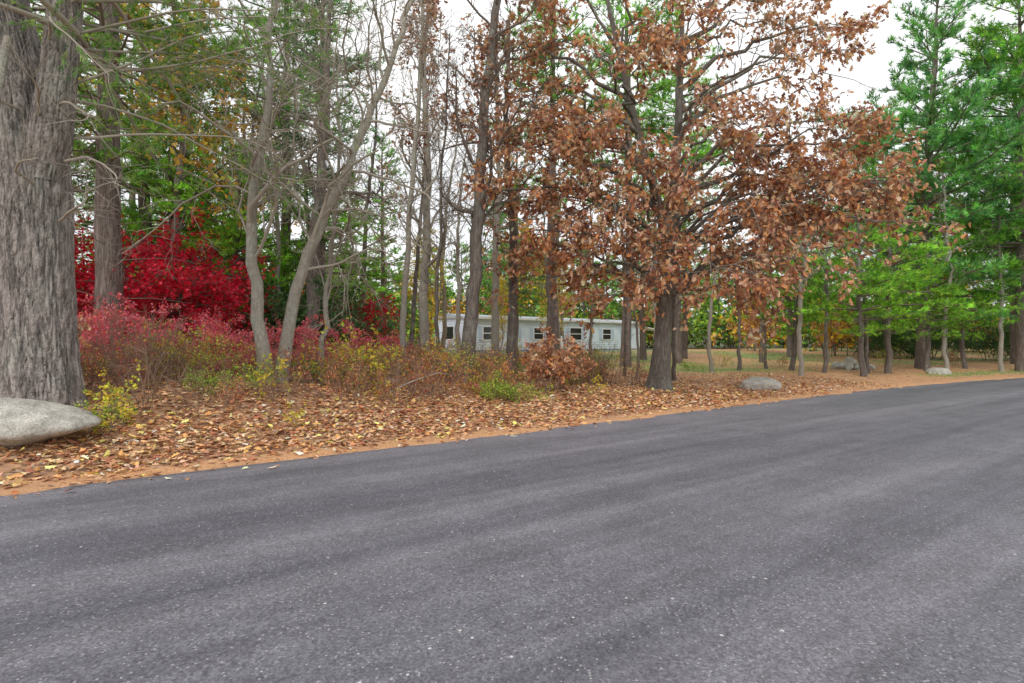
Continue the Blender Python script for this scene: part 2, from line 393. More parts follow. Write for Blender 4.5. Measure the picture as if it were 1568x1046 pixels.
U2=np.concatenate([-np.geomspace(300,16,16),np.arange(-15,60,.5),np.geomspace(60.5,300,30)]); D2=np.linspace(-9.7,0,15)
UU,DD=np.meshgrid(U2,D2,indexing='ij'); X2,Y2=xy(UU,DD+edge(UU)); Z2=.0+.0*DD
idx=np.arange(UU.size).reshape(UU.shape); F=np.stack([idx[:-1,:-1],idx[1:,:-1],idx[1:,1:],idx[:-1,1:]],-1).reshape(-1,4)
mb=MB(); mb.add(np.stack([X2,Y2,Z2],-1).reshape(-1,3),F,0,smooth=True); mb.build('road',[rm])

# ------------------------------------------------------------------ LEAF LITTER
rng=SR(11); mb=MB()
C_lit=[(.44,.22,.11),(.62,.36,.19),(.72,.47,.28),(.27,.12,.07),(.74,.38,.14),(.50,.18,.09),(.84,.70,.20),(.78,.66,.52)]
W_lit=[.18,.21,.17,.10,.17,.08,.04,.05]
n=48000
u=-7+30*rng.random(n)**1.1; d=-.5+rng.gamma(1.8,1.8,n)
k=(rng.random(n)<np.interp(u,[-7,10,16,23],[1,1,.5,.25]))&(rng.random(n)<.05+.95*ss((d+.25)/1.3*(.4+1.2*vnoise(u*1.1,d*1.1,8))))
u=u[k];d=d[k];n=len(u); x,y=xy(u,d+edge(u)); z=np.maximum(hgt(u,d),0)+rng.uniform(.004,.035,n)
az=rng.uniform(0,6.28,n); X=np.stack([np.cos(az),np.sin(az),rng.normal(0,.25,n)],-1); Z=np.stack([rng.normal(0,.35,n),rng.normal(0,.35,n),np.where(rng.random(n)<.5,1,-1)],-1)
P=np.stack([x,y,z],-1); col=palette(rng,n,C_lit,.25,W_lit); sz=rng.uniform(.05,.155,n)
h=n//2
scatter(mb,T_oak,P[:h],X[:h],Z[:h],sz[:h],col[:h],0); scatter(mb,T_leaf,P[h:],X[h:],Z[h:],sz[h:]*.85,col[h:],0)
mb.build('fallen_leaves',[M_dry])

mb=MB(); n=34000
u=rng.uniform(14,48,n); d=rng.uniform(1,26,n); x,y=xy(u,d+edge(u))
q=ss((d-4)/3)*ss((u-17)/5)*(fbm(x*.22,y*.22,7)*2.4-.62)*.8; q=np.maximum(q,ss((u-27)/4)*ss((4-d)/2)*.8)
k=rng.random(n)<q; u=u[k];d=d[k];x=x[k];y=y[k];n=len(x); z=hgt(u,d)
az=rng.uniform(0,6.28,n); w=.012; h=rng.uniform(.04,.10,n)
A=np.stack([x-np.cos(az)*w,y-np.sin(az)*w,z-.01],-1);B=np.stack([x+np.cos(az)*w,y+np.sin(az)*w,z-.01],-1);Cc=np.stack([x+rng.normal(0,.03,n),y+rng.normal(0,.03,n),z+h],-1)
V=np.stack([A,B,Cc],1).reshape(-1,3); mb.add(V,np.arange(3*n).reshape(-1,3),0,np.repeat(palette(rng,n,C_green),3,0)); mb.build('grass',[M_leaf])

# ------------------------------------------------------------------ ROCKS
sm,nt,bs,out=newmat('granite')
tc=N(nt,'ShaderNodeTexCoord'); O=tc.outputs['Object']
a1=N(nt,'ShaderNodeTexNoise',Scale=4.0,Detail=8.0,Roughness=.7); a2=N(nt,'ShaderNodeTexNoise',Scale=60.0,Detail=3.0); 
for n_ in (a1,a2): nt.links.new(O,n_.inputs['Vector'])
c=mixc(nt,ramp(nt,[(.35,0),(.65,1)],a1.outputs[0]).outputs[0],(.32,.30,.26),(.62,.59,.52)); c=mixc(nt,1.0,c,ramp(nt,[(.3,.6),(.6,1.15)],a2.outputs[0]).outputs[0],'MULTIPLY')
nt.links.new(c,bs.inputs['Base Color']); bs.inputs['Roughness'].default_value=.85
bp=N(nt,'ShaderNodeBump',Strength=1.0,Distance=.05); nt.links.new(a1.outputs[0],bp.inputs['Height']); nt.links.new(bp.outputs[0],bs.inputs['Normal'])
def rock(name,x,y,sx,sy,sz,seed,parent=None,rz=0,zoff=0):
    r=SR(seed); nth,nph=72,44
    th=np.linspace(0,2*math.pi,nth,endpoint=False); ph=np.linspace(.02,math.pi-.02,nph)
    T,Pp=np.meshgrid(th,ph); D=np.stack([np.sin(Pp)*np.cos(T),np.sin(Pp)*np.sin(T),np.cos(Pp)],-1)
    pl=nrm(r.normal(0,1,(18,3))); off=r.uniform(.70,.98,18)
    dots=D@pl.T; q=np.where(dots>.05,off/np.maximum(dots,.05),9); R=-np.log(np.sum(np.exp(-14*q),-1))/14; R=np.clip(R,.3,1.2)
    R=R*(1+.16*(fbm(D[...,0]*3+seed,D[...,1]*3+D[...,2]*4,seed)-.5)+.06*(fbm(D[...,0]*11+seed,D[...,1]*11+D[...,2]*9,seed+3)-.5))
    V=D*R[...,None]*[sx,sy,sz]
    i=np.arange(nph-1)[:,None]*nth; j=np.arange(nth)[None]; k=(j+1)%nth
    F=np.stack([i+j,i+nth+j,i+nth+k,i+k],-1).reshape(-1,4)
    m=MB(); m.add(V.reshape(-1,3),F,0,smooth=True); me=m.build(name,[sm],False)
    return place(name,me,(x,y,gz(x,y)+sz*.25+zoff),rz,1,parent)
rock('boulder',-6.85,7.3,1.1,.62,.46,14,rz=.2)
rock('boulder',7.9,18.4,.75,.45,.32,5,rz=.3)
rock('boulder',19.9,26.6,.55,.42,.26,6)
rock('boulder',3.0,24.8,.5,.4,.22,8)
rock('boulder',-3.3,15.4,.3,.25,.15,9)
fp=empty('stone_fire_ring')
for i in range(11):
    an=i/11*6.28; rock('stone_%d'%i,17.7+.75*math.cos(an),29.6+.75*math.sin(an),.3,.22,.24,20+i,fp,an,.05)
rock('stone_top',17.4,29.2,.35,.25,.25,50,fp,.3,.35)

# ------------------------------------------------------------------ MOBILE HOME
def simple(name,col,rough=.6,metal=0):
    m,nt,b,out=newmat(name); tc=N(nt,'ShaderNodeTexCoord')
    n_=N(nt,'ShaderNodeTexNoise',Scale=1.5,Detail=6.0); nt.links.new(tc.outputs['Object'],n_.inputs['Vector'])
    c=mixc(nt,1.0,col,ramp(nt,[(.3,.86),(.7,1.06)],n_.outputs[0]).outputs[0],'MULTIPLY'); nt.links.new(c,b.inputs['Base Color'])
    b.inputs['Roughness'].default_value=rough; b.inputs['Metallic'].default_value=metal
    return m
H_wall=simple('siding_paint',(.70,.79,.90)); H_trim=simple('white_trim',(.84,.86,.89)); H_roof=simple('roof_metal',(.46,.50,.56),.5); H_skirt=simple('skirting',(.50,.60,.76))
H_glass,nt,b,_=newmat('window_glass'); b.inputs['Base Color'].default_value=(.03,.035,.04,1); b.inputs['Roughness'].default_value=.12
H_wood=simple('weathered_wood',(.26,.23,.20),.9)
home=empty('mobile_home',(-3.4,40,.55)); home.rotation_euler=(0,0,math.radians(40))
def box(name,x0,x1,y0,y1,z0,z1,mat,parent):
    v=[(x,y,z) for x in (x0,x1) for y in (y0,y1) for z in (z0,z1)]
    f=[(0,1,3,2),(4,6,7,5),(0,4,5,1),(2,3,7,6),(0,2,6,4),(1,5,7,3)]
    me=bpy.data.meshes.new(name); me.from_pydata(v,[],f); me.materials.append(mat); me.update()
    return place(name,me,parent=parent)
L,Wd=19.8,3.7
box('skirt',.04,L-.04,.04,Wd-.04,-.3,.42,H_skirt,home)
def siding(name,L,nb,z0,z1,axis,off,sgn):
    v=[];f=[]; hh=(z1-z0)/nb
    for i in range(nb):
        za=z0+i*hh; pr=[(za,.03),(za+hh,.0)]
        for (z,o) in pr:
            for t in (0,L):
                v.append((t,off+sgn*o,z) if axis=='x' else (off+sgn*o,t,z))
        k=4*i; f.append((k,k+1,k+3,k+2))
        if i: f.append((k-2,k-1,k+1,k))
    me=bpy.data.meshes.new(name); me.from_pydata(v,[],f); me.materials.append(H_wall); me.update(); place(name,me,parent=home)
box('body',.0,L,.0,Wd,.42,2.72,H_wall,home)
siding('siding_front',L,12,.43,2.7,'x',-.006,-1); siding('siding_end',Wd,12,.43,2.7,'y',-.006,-1)
v=[(-.15,-.2,2.72),(L+.15,-.2,2.72),(L+.15,Wd+.2,2.72),(-.15,Wd+.2,2.72),(-.15,-.2,2.82),(L+.15,-.2,2.82),(L+.15,Wd+.2,2.82),(-.15,Wd+.2,2.82),(-.15,Wd/2,3.08),(L+.15,Wd/2,3.08)]
f=[(0,3,2,1),(0,1,5,4),(2,3,7,6),(4,5,9,8),(6,7,8,9),(0,4,8,7,3),(1,2,6,9,5)]
me=bpy.data.meshes.new('roof'); me.from_pydata(v,[],f); me.materials.append(H_roof); me.update(); place('roof',me,parent=home)
box('fascia',-.17,L+.17,-.235,-.203,2.68,2.84,H_trim,home)
def win(n,x,z0,z1,w):
    box('window_frame_%d'%n,x-w/2-.09,x+w/2+.09,-.075,-.045,z0-.09,z1+.09,H_trim,home)
    box('window_glass_%d'%n,x-w/2,x+w/2,-.085,-.078,z0,z1,H_glass,home)
    box('window_bar_%d'%n,x-w/2,x+w/2,-.1,-.088,(z0+z1)/2-.03,(z0+z1)/2+.03,H_trim,home)
    for s,xx in enumerate((x-w/2-.42,x+w/2+.12)): box('shutter_%d_%d'%(n,s),xx,xx+.3,-.07,-.045,z0-.05,z1+.05,H_skirt,home)
for i,(x,w,za,zb) in enumerate([(2.2,1.0,1.2,2.1),(4.6,.6,1.4,2.1),(7.1,.9,1.25,2.1),(11.3,1.3,1.2,2.15),(15.2,1.0,1.25,2.1),(17.9,.8,1.3,2.1)]): win(i,x,za,zb,w)
box('door',9.0,9.85,-.07,-.045,.45,2.45,H_trim,home); box('door_glass',9.2,9.65,-.08,-.073,1.5,2.2,H_glass,home)
for i in range(3): box('step_%d'%i,8.8,10.05,-.45-.3*i,-.15-.3*i,-.1,.4-.17*i,H_wood,home)
box('end_window_frame',-.075,-.045,1.1,2.5,1.15,2.2,H_trim,home); box('end_window_glass',-.085,-.078,1.18,2.42,1.23,2.12,H_glass,home)
for i,x in enumerate([-.03,L-.03]): box('corner_%d'%i,x,x+.07,-.06,-.04,.43,2.67,H_trim,home)
box('porch_floor',L+.2,L+3,.2,Wd-.2,.2,.35,H_wood,home)
for i,(x,y) in enumerate([(L+2.8,.3),(L+2.8,Wd-.4)]): box('porch_post_%d'%i,x,x+.1,y,y+.1,.35,2.1,H_trim,home)
me=bpy.data.meshes.new('porch_roof'); me.from_pydata([(L+.16,0,2.5),(L+3,0,2.1),(L+3,Wd,2.1),(L+.16,Wd,2.5),(L+.16,0,2.58),(L+3,0,2.18),(L+3,Wd,2.18),(L+.16,Wd,2.58)],[],[(0,3,2,1),(4,5,6,7),(0,1,5,4),(1,2,6,5),(2,3,7,6),(3,0,4,7)]); me.materials.append(H_trim); place('porch_roof',me,parent=home)

# ------------------------------------------------------------------ HERO TREES
def bigtrunk():
    rng=SR(5); mb=MB()
    def fat(path,rads,nz,nt_,seed):
        path=np.array(path,float); s=np.linspace(0,1,len(path)); t=np.linspace(0,1,nz)
        c=np.stack([np.interp(t,s,path[:,i]) for i in range(3)],-1); r=np.interp(t,s,rads)
        for _ in range(12):
            c[1:-1]=(c[:-2]+2*c[1:-1]+c[2:])/4; r[1:-1]=(r[:-2]+2*r[1:-1]+r[2:])/4
        th=np.arange(nt_)/nt_*2*math.pi
        TH,ZZ_=np.meshgrid(th,c[:,2])
        cx,cy=np.cos(TH),np.sin(TH)
        def n3(fr,fz,sd):
            return (fbm(cx*fr+ZZ_*fz+9,cy*fr-ZZ_*fz*.6+sd,sd,3)+fbm(cy*fr*1.1+3-ZZ_*fz,cx*fr+ZZ_*fz*.7-sd,sd+5,3))*.5/.875
        a1=np.abs(n3(7,.9,seed)-.5); a2=np.abs(n3(11,3.4,seed+11)-.5)
        ridge=np.minimum(1,a1/.055)**.7*(.45+.55*np.minimum(1,a2/.05)**.7)
        nn=n3(16,9,seed+2)-.5
        R=r[:,None]*(1+.05*np.cos(2*TH+ZZ_*.5))-.034+.036*ridge+.05*nn
        V=np.stack([c[:,0,None]+R*cx,c[:,1,None]+R*cy,np.broadcast_to(c[:,2,None],TH.shape)],-1)
        i=np.arange(nz-1)[:,None]*nt_; j=np.arange(nt_)[None]; k=(j+1)%nt_
        F=np.stack([i+j,i+k,i+nt_+k,i+nt_+j],-1).reshape(-1,4)
        cc=np.clip(.55+.7*ridge,.4,1.25).reshape(-1,1)*np.ones((1,3))
        mb.add(V.reshape(-1,3),F,0,cc,smooth=True)
    fat([(-7.18,8.7,.35),(-7.2,8.7,.75),(-7.23,8.7,1.3),(-7.27,8.7,2.8),(-7.28,8.7,3.9),(-7.36,8.7,4.7),(-7.55,8.75,5.6),(-7.9,8.8,7),(-8.2,8.8,11),(-8.3,8.8,15)],[.66,.55,.50,.48,.48,.47,.38,.32,.2,.05],560,220,1)
    fat([(-7.12,8.6,4.0),(-6.95,8.55,4.6),(-6.78,8.5,5.5),(-6.68,8.5,6.5),(-6.5,8.5,8),(-6.3,8.5,14)],[.30,.29,.24,.21,.19,.05],320,110,2)
    TP=[];TX=[]
    stems=[((-8,8.8),7,14.5),((-6.5,8.5),6.2,13.5)]
    for (sx,sy),za,zb in stems:
        z=za
        while z<zb:
            for _ in range(3):
                az=rng.uniform(0,6.28); Lb=rng.uniform(2,4.8)*(1-.5*(z-za)/(zb-za))
                p=grow(rng,(sx,sy,z),(math.cos(az),math.sin(az),.05),Lb,9,.09,-.015); tube(mb,p,np.linspace(.05,.008,10),1,5)
                for s in range(int(Lb*5)):
                    q,d=at(p,rng.uniform(.3,1)); g=grow(rng,q,side_dir(rng,d,rng.uniform(.5,1)),rng.uniform(.3,.8),3,.12,-.02)
                    tube(mb,g,np.linspace(.007,.003,4),1,3)
                    for w in (.4,.6,.8,1): a_,dd=at(g,w);TP.append(a_);TX.append(dd)
            z+=.5
    for (z,az,Lb) in [(4.3,-.2,2.6),(4.7,.25,3.2),(5.1,-.5,2.2),(5.5,.1,3.4),(5.9,.5,3.0),(6.2,-.1,3.8),(6.5,.35,4.2),(3.9,-1.3,1.6),(4.9,-1.1,1.8),(6.0,-.8,3.0),(3.4,-.4,1.5),(5.0,-2.0,1.5),(6.3,.2,4.4),(5.8,.3,4.2),(6.6,-.3,4.2),(6.1,.45,4.6),(5.3,.4,3.6),(6.7,.1,4.8)]:
        p=grow(rng,(-7.05+.35*math.cos(az),8.6+.35*math.sin(az),z),(math.cos(az),math.sin(az),.12),Lb,9,.12,-.03); tube(mb,p,np.linspace(.024,.005,10),3,5)
        for s in range(int(Lb*7)):
            q,d=at(p,rng.uniform(.15,1)); g=grow(rng,q,side_dir(rng,d,rng.uniform(.5,1.1)),rng.uniform(.25,.9),4,.16,-.03); tube(mb,g,np.linspace(.006,.002,5),3,3)
            for w in range(2):
                q2,d2=at(g,rng.random()); tube(mb,grow(rng,q2,side_dir(rng,d2,.8),rng.uniform(.1,.35),2,.15),np.linspace(.003,.0015,3),3,3)
            if z>5.2 and rng.random()<.8:
                for w in (.3,.5,.65,.8,1): a_,dd=at(g,w);TP.append(a_);TX.append(dd)
    tube(mb,grow(rng,(-7.3,8.25,6.0),(-.05,-.35,-1),1.7,6,.08),np.linspace(.06,.025,7),3,7)
    TP=np.array(TP);TX=nrm(np.array(TX)+rng.normal(0,.4,(len(TP),3)));n=len(TP)
    scatter(mb,T_tuft_f,TP,TX,rng.normal(0,1,(n,3)),.12*rng.uniform(.7,1.2,n),palette(rng,n,G_pine),2)
    m=B_big.copy(); m.name='furrowed_bark_big'; PLAIN[m.name]=PLAIN['grey_bark']; nt=m.node_tree; b=[q for q in nt.nodes if q.type=='BSDF_PRINCIPLED'][0]
    src=b.inputs['Base Color'].links[0].from_socket; at_=N(nt,'ShaderNodeAttribute',attribute_name='Col')
    nt.links.new(mixc(nt,1.0,src,at_.outputs[0],'MULTIPLY'),b.inputs['Base Color'])
    return mb.build('pine_tree',[m,B_pine,M_needle,B_grey])
bigtrunk()

o=pine(31,H=17,z0=4.8,R=3.6,r0=.31,cols=G_pine).build('pine_tree',[B_pine,M_needle],False); place('pine_tree',o,(-9.9,14,gz(-9.9,14)))

def hero(name,path,r0,r1,seed,bark,leaf=None,**k):
    rng=SR(seed); mb=MB(); path=[np.array(p,float) for p in path]
    base=path[0].copy(); base[2]=gz(base[0],base[1]); path[0][2]=base[2]-.15
    path=[p-base for p in path]
    tr,tips=decid(mb,rng,path,r0,r1,**k)
    mats=[bark,M_leaf]
    if leaf: leaves_at(mb,rng,tips,**leaf)
    me=mb.build(name,mats,False); return place(name,me,base)
def pth(y,pts): return [(x,y+(i*.12),z) for i,(x,z) in enumerate(pts)]
hero('bare_maple_tree',pth(12,[(-5.15,.6),(-5.35,1.9),(-5.63,3.3),(-5.70,4.8),(-5.32,6.4),(-5.39,8),(-5.3,9.8),(-5.2,11.5)]),.15,.035,41,B_grey,nb=24,len1=3.2,tmin=.28,n2=7,n3=5,n4=2,wob=.24,up=.02)
hero('bare_maple_tree',pth(12.3,[(-5.03,.6),(-4.79,2.6),(-4.32,4.0),(-3.73,5.3),(-3.25,6.6),(-2.74,7.9),(-2.35,9.2),(-2.0,10.8)]),.14,.035,42,B_grey,nb=30,len1=3.8,tmin=.2,n2=7,n3=5,n4=2,wob=.24,up=.0,ang=(.6,1.3))
hero('bare_oak_tree',pth(18,[(-6.4,.5),(-6.32,4.1),(-6.08,7.2),(-5.97,10.3),(-5.9,13.6)]),.23,.06,43,B_dark,nb=20,len1=3.6,tmin=.35,n4=1,wob=.2)
hero('bare_maple_tree',pth(16.5,[(-3.26,.4),(-3.07,3.9),(-2.82,7.7),(-2.63,11.5),(-2.6,13)]),.10,.03,44,B_grey,nb=20,len1=2.4,tmin=.25,n4=2,wob=.2)
hero('brown_leaf_oak_tree',pth(20,[(-3.08,.4),(-3.12,3.3),(-2.96,6.7),(-3.2,11.3),(-3.0,14)]),.2,.05,45,B_grey,leaf=dict(per=2,T=T_oak,size=.15,cols=C_brown,keep=.45),nb=20,len1=3.0,tmin=.3,n4=1,wob=.2)
hero('oak_tree',pth(15.6,[(-1.33,.3),(-1.06,2.9),(-.91,5.6),(-.79,8.3),(-.43,11),(-.3,13.2)]),.21,.08,46,B_dark,leaf=dict(per=1,T=T_oak,size=.15,cols=C_brown,keep=.35),nb=22,len1=2.8,tmin=.3,n4=1,wob=.2)
hero('bare_oak_tree',pth(18,[(.02,.4),(.04,5.2),(-.2,8.3),(-.1,12)]),.16,.05,47,B_dark,nb=18,len1=2.6,tmin=.4,n4=1)
hero('bare_oak_tree',pth(22,[(-.7,.4),(-.65,5.2),(-.5,8.3),(-.6,14)]),.17,.05,48,B_grey,nb=18,len1=2.8,tmin=.4,n4=1)
hero('bare_maple_tree',pth(14,[(-4.7,.4),(-4.6,3),(-4.3,6),(-4.4,9)]),.08,.02,49,B_grey,nb=16,len1=2.0,tmin=.25)
hero('bare_maple_tree',pth(17,[(-2.2,.4),(-2.25,3),(-2.1,7),(-1.9,11)]),.07,.02,50,B_dark,nb=16,len1=2.0,tmin=.25)

def main_oak():
    rng=SR(77); mb=MB(); bx,by=4.55,17.7; bz=gz(bx,by)
    tr=smooth_path([(4.55,17.7,bz-.2),(4.62,17.7,.9),(4.7,17.7,1.8),(4.8,17.7,4.1),(5.0,17.75,6.1),(5.2,17.8,8),(5.3,17.9,10),(5.4,18,12.2)],40)
    rr=np.interp(np.linspace(0,1,40),[0,.04,.1,.2,.5,1],[.52,.42,.33,.28,.19,.05]); tube(mb,tr,rr,0,20)
    f2=smooth_path([(4.85,17.75,4.6),(4.5,17.6,6),(3.85,17.5,8.1),(3.1,17.4,11.2),(2.8,17.4,12.6)],24); tube(mb,f2,np.linspace(.17,.05,24),0,12)
    T=[(11.0,17.3,5.7),(10.4,18.3,7.0),(9.6,16.3,4.4),(8.6,19,6.2),(8.5,16,6.0),(7.8,17,4.2),(7.3,16.6,2.9),(10.5,17.6,11.2),(9.6,17,10.3),(8.0,17.5,11.4),(8.4,18.5,9.0),(7.0,16,8.0),(6.4,19,9.8),(6.4,15.6,7.0),(6.6,19,5.2),(6.3,15,5.2),(9.8,17.6,8.4),(9.5,18.4,5.4),(10.6,16.6,6.2),(9.3,15.6,5.6),(7.6,15.2,5.2),(8.2,14.8,3.9),(9.0,16.5,9.4),(9.9,16.4,7.4),
       (0.0,17.5,9.4),(-.2,17,7.5),(.3,16.3,4.7),(.9,18,6.2),(1.3,16.5,8.2),(1.75,17.5,10.8),(-.3,17.8,4.4),(1.9,15.5,3.9),(2.3,18.8,5.4),(2.9,16,2.9),(3.2,15.2,6.6),(4.4,15.8,10.4),(5.4,15.5,8.5),(3.9,15.3,4.3),(5.7,17,11.6),(2.6,19.5,8.8),(5.8,14.8,3.6),(2.2,15,9.2),(4.6,14.6,6.2),(.8,15.6,6.9),(8.9,15.6,7.4),(7.6,15.4,9.4),
       (1.2,16,5.4),(.6,17,3.6),(1.5,15.2,7.4),(2.6,14.8,5.4),(3.4,14.6,3.5),(.4,16.2,8.6),(3.6,16,9.4),
       (-.9,16.5,8.6),(-.7,16,5.8),(-.4,17,10.4),(.9,16.5,12),(3.5,16,12),(6.8,16.5,12.4),(8.9,17,12.6),(11.2,17,6.4),(10.9,16,5.0)]
    tips=[]
    for t in T:
        t=np.array(t,float); src=f2 if (t[0]<4 and t[2]>5.5) else tr
        hz=max(2.8,min(10.5,t[2]-.45*abs(t[0]-4.7)*.6-.3)); i=int(np.argmin(abs(src[:,2]-hz))); p0=src[i]
        n=10; s=np.linspace(0,1,n)[:,None]; dist=np.linalg.norm(t-p0)
        b=p0*(1-s)+t*s; b[:,2]+=np.sin(s[:,0]*math.pi)*.12*dist; b[1:-1]+=rng.normal(0,.12,(n-2,3))
        tube(mb,b,np.linspace(.03+.011*dist,.012,n),0)
        for j in range(int(5+dist*1.6)):
            q,d=at(b,rng.uniform(.3,1) if j else 1.0); l=rng.uniform(.6,1.7)
            c=grow(rng,q,side_dir(rng,d,rng.uniform(.3,1.2)),l,5,.16,-.03); tube(mb,c,np.linspace(.016,.006,6),0,4)
            for k in range(5):
                q2,d2=at(c,rng.uniform(.25,1)); e=grow(rng,q2,side_dir(rng,d2,rng.uniform(.4,1)),rng.uniform(.2,.6),3,.16,-.02)
                tube(mb,e,np.linspace(.006,.003,4),0,3)
                tips.append((e[-1],e[-1]-e[-2])); tips.append((e[2],e[2]-e[1]))
            tips.append((c[-1],c[-1]-c[-2]))
    P=np.array([a for a,_ in tips]); q=vnoise(P[:,0]*.55+P[:,2]*.3,P[:,2]*.6+P[:,1]*.4,3)
    tips=[t for t,qq in zip(tips,q) if (qq>.27 or rng.random()<.2)]
    tips=[t for t in tips if rng.random()<(.75 if t[0][0]<4 else 1)]
    leaves_at(mb,rng,tips,5,T_oak,.185,C_oakl,1,.09,.55)
    mb.v=[v-np.array([bx,by,bz]) for v in mb.v]
    place('oak_tree',mb.build('oak_tree',[B_oak,M_leaf],False),(bx,by,bz))
main_oak()

# ------------------------------------------------------------------ SHARED TREE MESHES
PN=[pine(s,H=h,z0=z,R=r,r0=.2,cols=c,dens=.75,tl=.25).build('pine_mesh_%d'%i,[B_pine,M_needle],False) for i,(s,h,z,r,c) in enumerate([(1,17,5,3.4,G_pine),(2,16,3.5,3.8,G_bright),(3,18,7,3.2,G_blue),(4,15,3,3.6,G_pine)])]
PB=[pine(s,H=h,z0=z,R=r,r0=.26,cols=c,dens=1.25,tl=.29,whorl=.62,nbr=(4,7),upb=.1).build('big_pine_mesh_%d'%i,[B_pine,M_needle],False) for i,(s,h,z,r,c) in enumerate([(11,21,4.0,6.6,G_bright),(12,18,3.0,6.0,G_pale)])]
PT=pine(14,H=23,z0=8,R=4.6,r0=.26,cols=G_bright,dens=.8,tl=.32,whorl=.5).build('tall_pine_mesh',[B_pine,M_needle],False)
PS=pine(21,H=7.5,z0=1.9,R=3.0,r0=.12,cols=G_lime,dens=1.4,tl=.19,whorl=.45,nbr=(4,7),upb=.08,flat=.32).build('young_pine_mesh',[B_dark,M_needle],False)
FP=[pine(s,H=h,z0=z,R=r,r0=.2,cols=c,dens=.42,tl=.50,whorl=.75,T=T_tuft_w,dead=False,subs=False).build('far_pine_mesh_%d'%i,[B_pine,M_far],False) for i,(s,h,z,r,c) in enumerate([(51,17,5,3.6,G_pine),(52,15,1.0,4.2,G_bright),(53,18,7,3.4,G_blue),(54,13,.8,4.2,G_pine)])]
def gen(seed,H,r,bark,leaf=None,mleaf=None,bend=.22,**k):
    rng=SR(seed); mb=MB(); pts=[(0,0,-.3)]; x=y=0
    for i in range(1,7):
        x+=rng.normal(0,bend);y+=rng.normal(0,bend); pts.append((x,y,H*i/6))
    tr,tips=decid(mb,rng,pts,r,.03,**k)
    if leaf: leaves_at(mb,rng,tips,**leaf)
    return mb.build('tree_mesh',[bark,mleaf or M_leaf],False)
BT=[gen(100+i,13+i,.14,[B_grey,B_dark,B_grey,B_dark][i],nb=20,len1=3.0,tmin=.35,n2=6,n3=4,n4=1) for i in range(4)]
ST=[gen(120+i,9,.085,[B_grey,B_dark][i],bend=.09,nb=14,len1=1.8,tmin=.35,n2=5,n3=4,n4=1) for i in range(2)]
FB=[gen(140+i,14,.14,[B_grey,B_dark][i],nb=16,len1=3.0,tmin=.35,n2=5,n3=3,n4=0) for i in range(2)]
YT=[gen(130,12,.14,B_dark,leaf=dict(per=3,T=T_leaf,size=.20,cols=C_gold,keep=.85,spread=.15),nb=18,len1=3.2,tmin=.3,n2=6,n3=4,n4=1),
    gen(131,12,.14,B_grey,leaf=dict(per=3,T=T_leaf,size=.19,cols=C_brown+C_rust,keep=.7,spread=.15),nb=18,len1=3.2,tmin=.3,n2=6,n3=4,n4=1),
    gen(132,8,.1,B_grey,leaf=dict(per=3,T=T_leaf,size=.16,cols=C_yel,keep=.8,spread=.15),nb=16,len1=2.4,tmin=.2,n2=6,n3=4,n4=1),
    gen(133,11,.12,B_grey,leaf=dict(per=3,T=T_leaf,size=.19,cols=C_green+C_ygr,keep=.7,spread=.15),nb=18,len1=3.0,tmin=.2,n2=6,n3=4,n4=1)]
FY=[gen(150+i,11,.12,B_grey,leaf=dict(per=5,T=T_leaf,size=.42,cols=[C_gold+C_green[:1],C_green+C_ygr,C_brown+C_rust][i],keep=.85,spread=.3),mleaf=M_far,nb=14,len1=3.2,tmin=.12,n2=5,n3=3,n4=0) for i in range(3)]
def put(name,me,x,y,rz=0,sc=1,parent=None,tilt=(0,0)): return place(name,me,(x,y,gz(x,y)-.05),rz,sc,parent,tilt)

put('pine_tree',PB[1],21.6,30,.3,1.15,tilt=(0,.06)); put('pine_tree',PB[1],32,36,1.3,1.15); put('pine_tree',PB[0],26.5,29.5,2.6,1.0)
put('pine_tree',PB[0],29,44,2.2,.95); put('pine_tree',PB[0],38,40,4,.95); put('pine_tree',PB[0],20,41,4.2,.66)
put('young_pine_tree',PS,14.9,24,.5,1.0); put('young_pine_tree',PS,17.6,26.5,2.5,1.1); put('young_pine_tree',PS,13.2,27,4.1,.95); put('young_pine_tree',PS,20.5,28.3,5,.9); put('young_pine_tree',PS,24,30,1,.9)
put('young_pine_tree',PS,-9.4,19.8,1,1.1); put('young_pine_tree',PS,-12.4,21,3,1.2); put('young_pine_tree',PS,-7.6,23,3,1.1)
for i,(x,y,s,k) in enumerate([(3.1,22,.75,0),(4.4,22.5,.7,1),(4.6,21,.6,0),(5.9,20.5,.8,1),(9.3,26.5,1.0,0),(10.8,27.2,.95,1),(12.3,27.5,.85,1),(12.2,24,1.1,0),(13.8,25.2,.95,1),(16.2,26,.9,1),(17.9,26.9,1.0,1),(21.4,28,1.1,0),(24.6,28.6,1.1,0),(7.5,30,1,0),(15,34,1.2,1),(20,36,1.2,0),(1.5,25,.9,1),(2.3,29,.9,0)]):
    put('slim_tree',ST[k],x,y,i*1.7,(s*1.15,s*1.15,s))
put('pine_tree',PT,2.0,27,.4,.95); put('pine_tree',PT,5.8,29,2.4,.95); put('pine_tree',PT,9.3,32,4.4,.9); put('pine_tree',PT,-9.5,24,1.4,.9); put('pine_tree',PT,-13.5,21,5.2,.9)
for i,(x,y,k,s) in enumerate([(8.3,36,1,1.0),(0.2,36,3,1.0),(11.5,38,1,1.0),(-12.5,22,1,.9),(-7.2,21.5,2,.95),(-14,17.5,3,.85),(-19,22,0,1.0),(-7.5,33,1,.8),(-20,30,3,1.1),(-15.5,26,1,.9)]):
    put('pine_tree',PN[k],x,y,i*1.3,s)
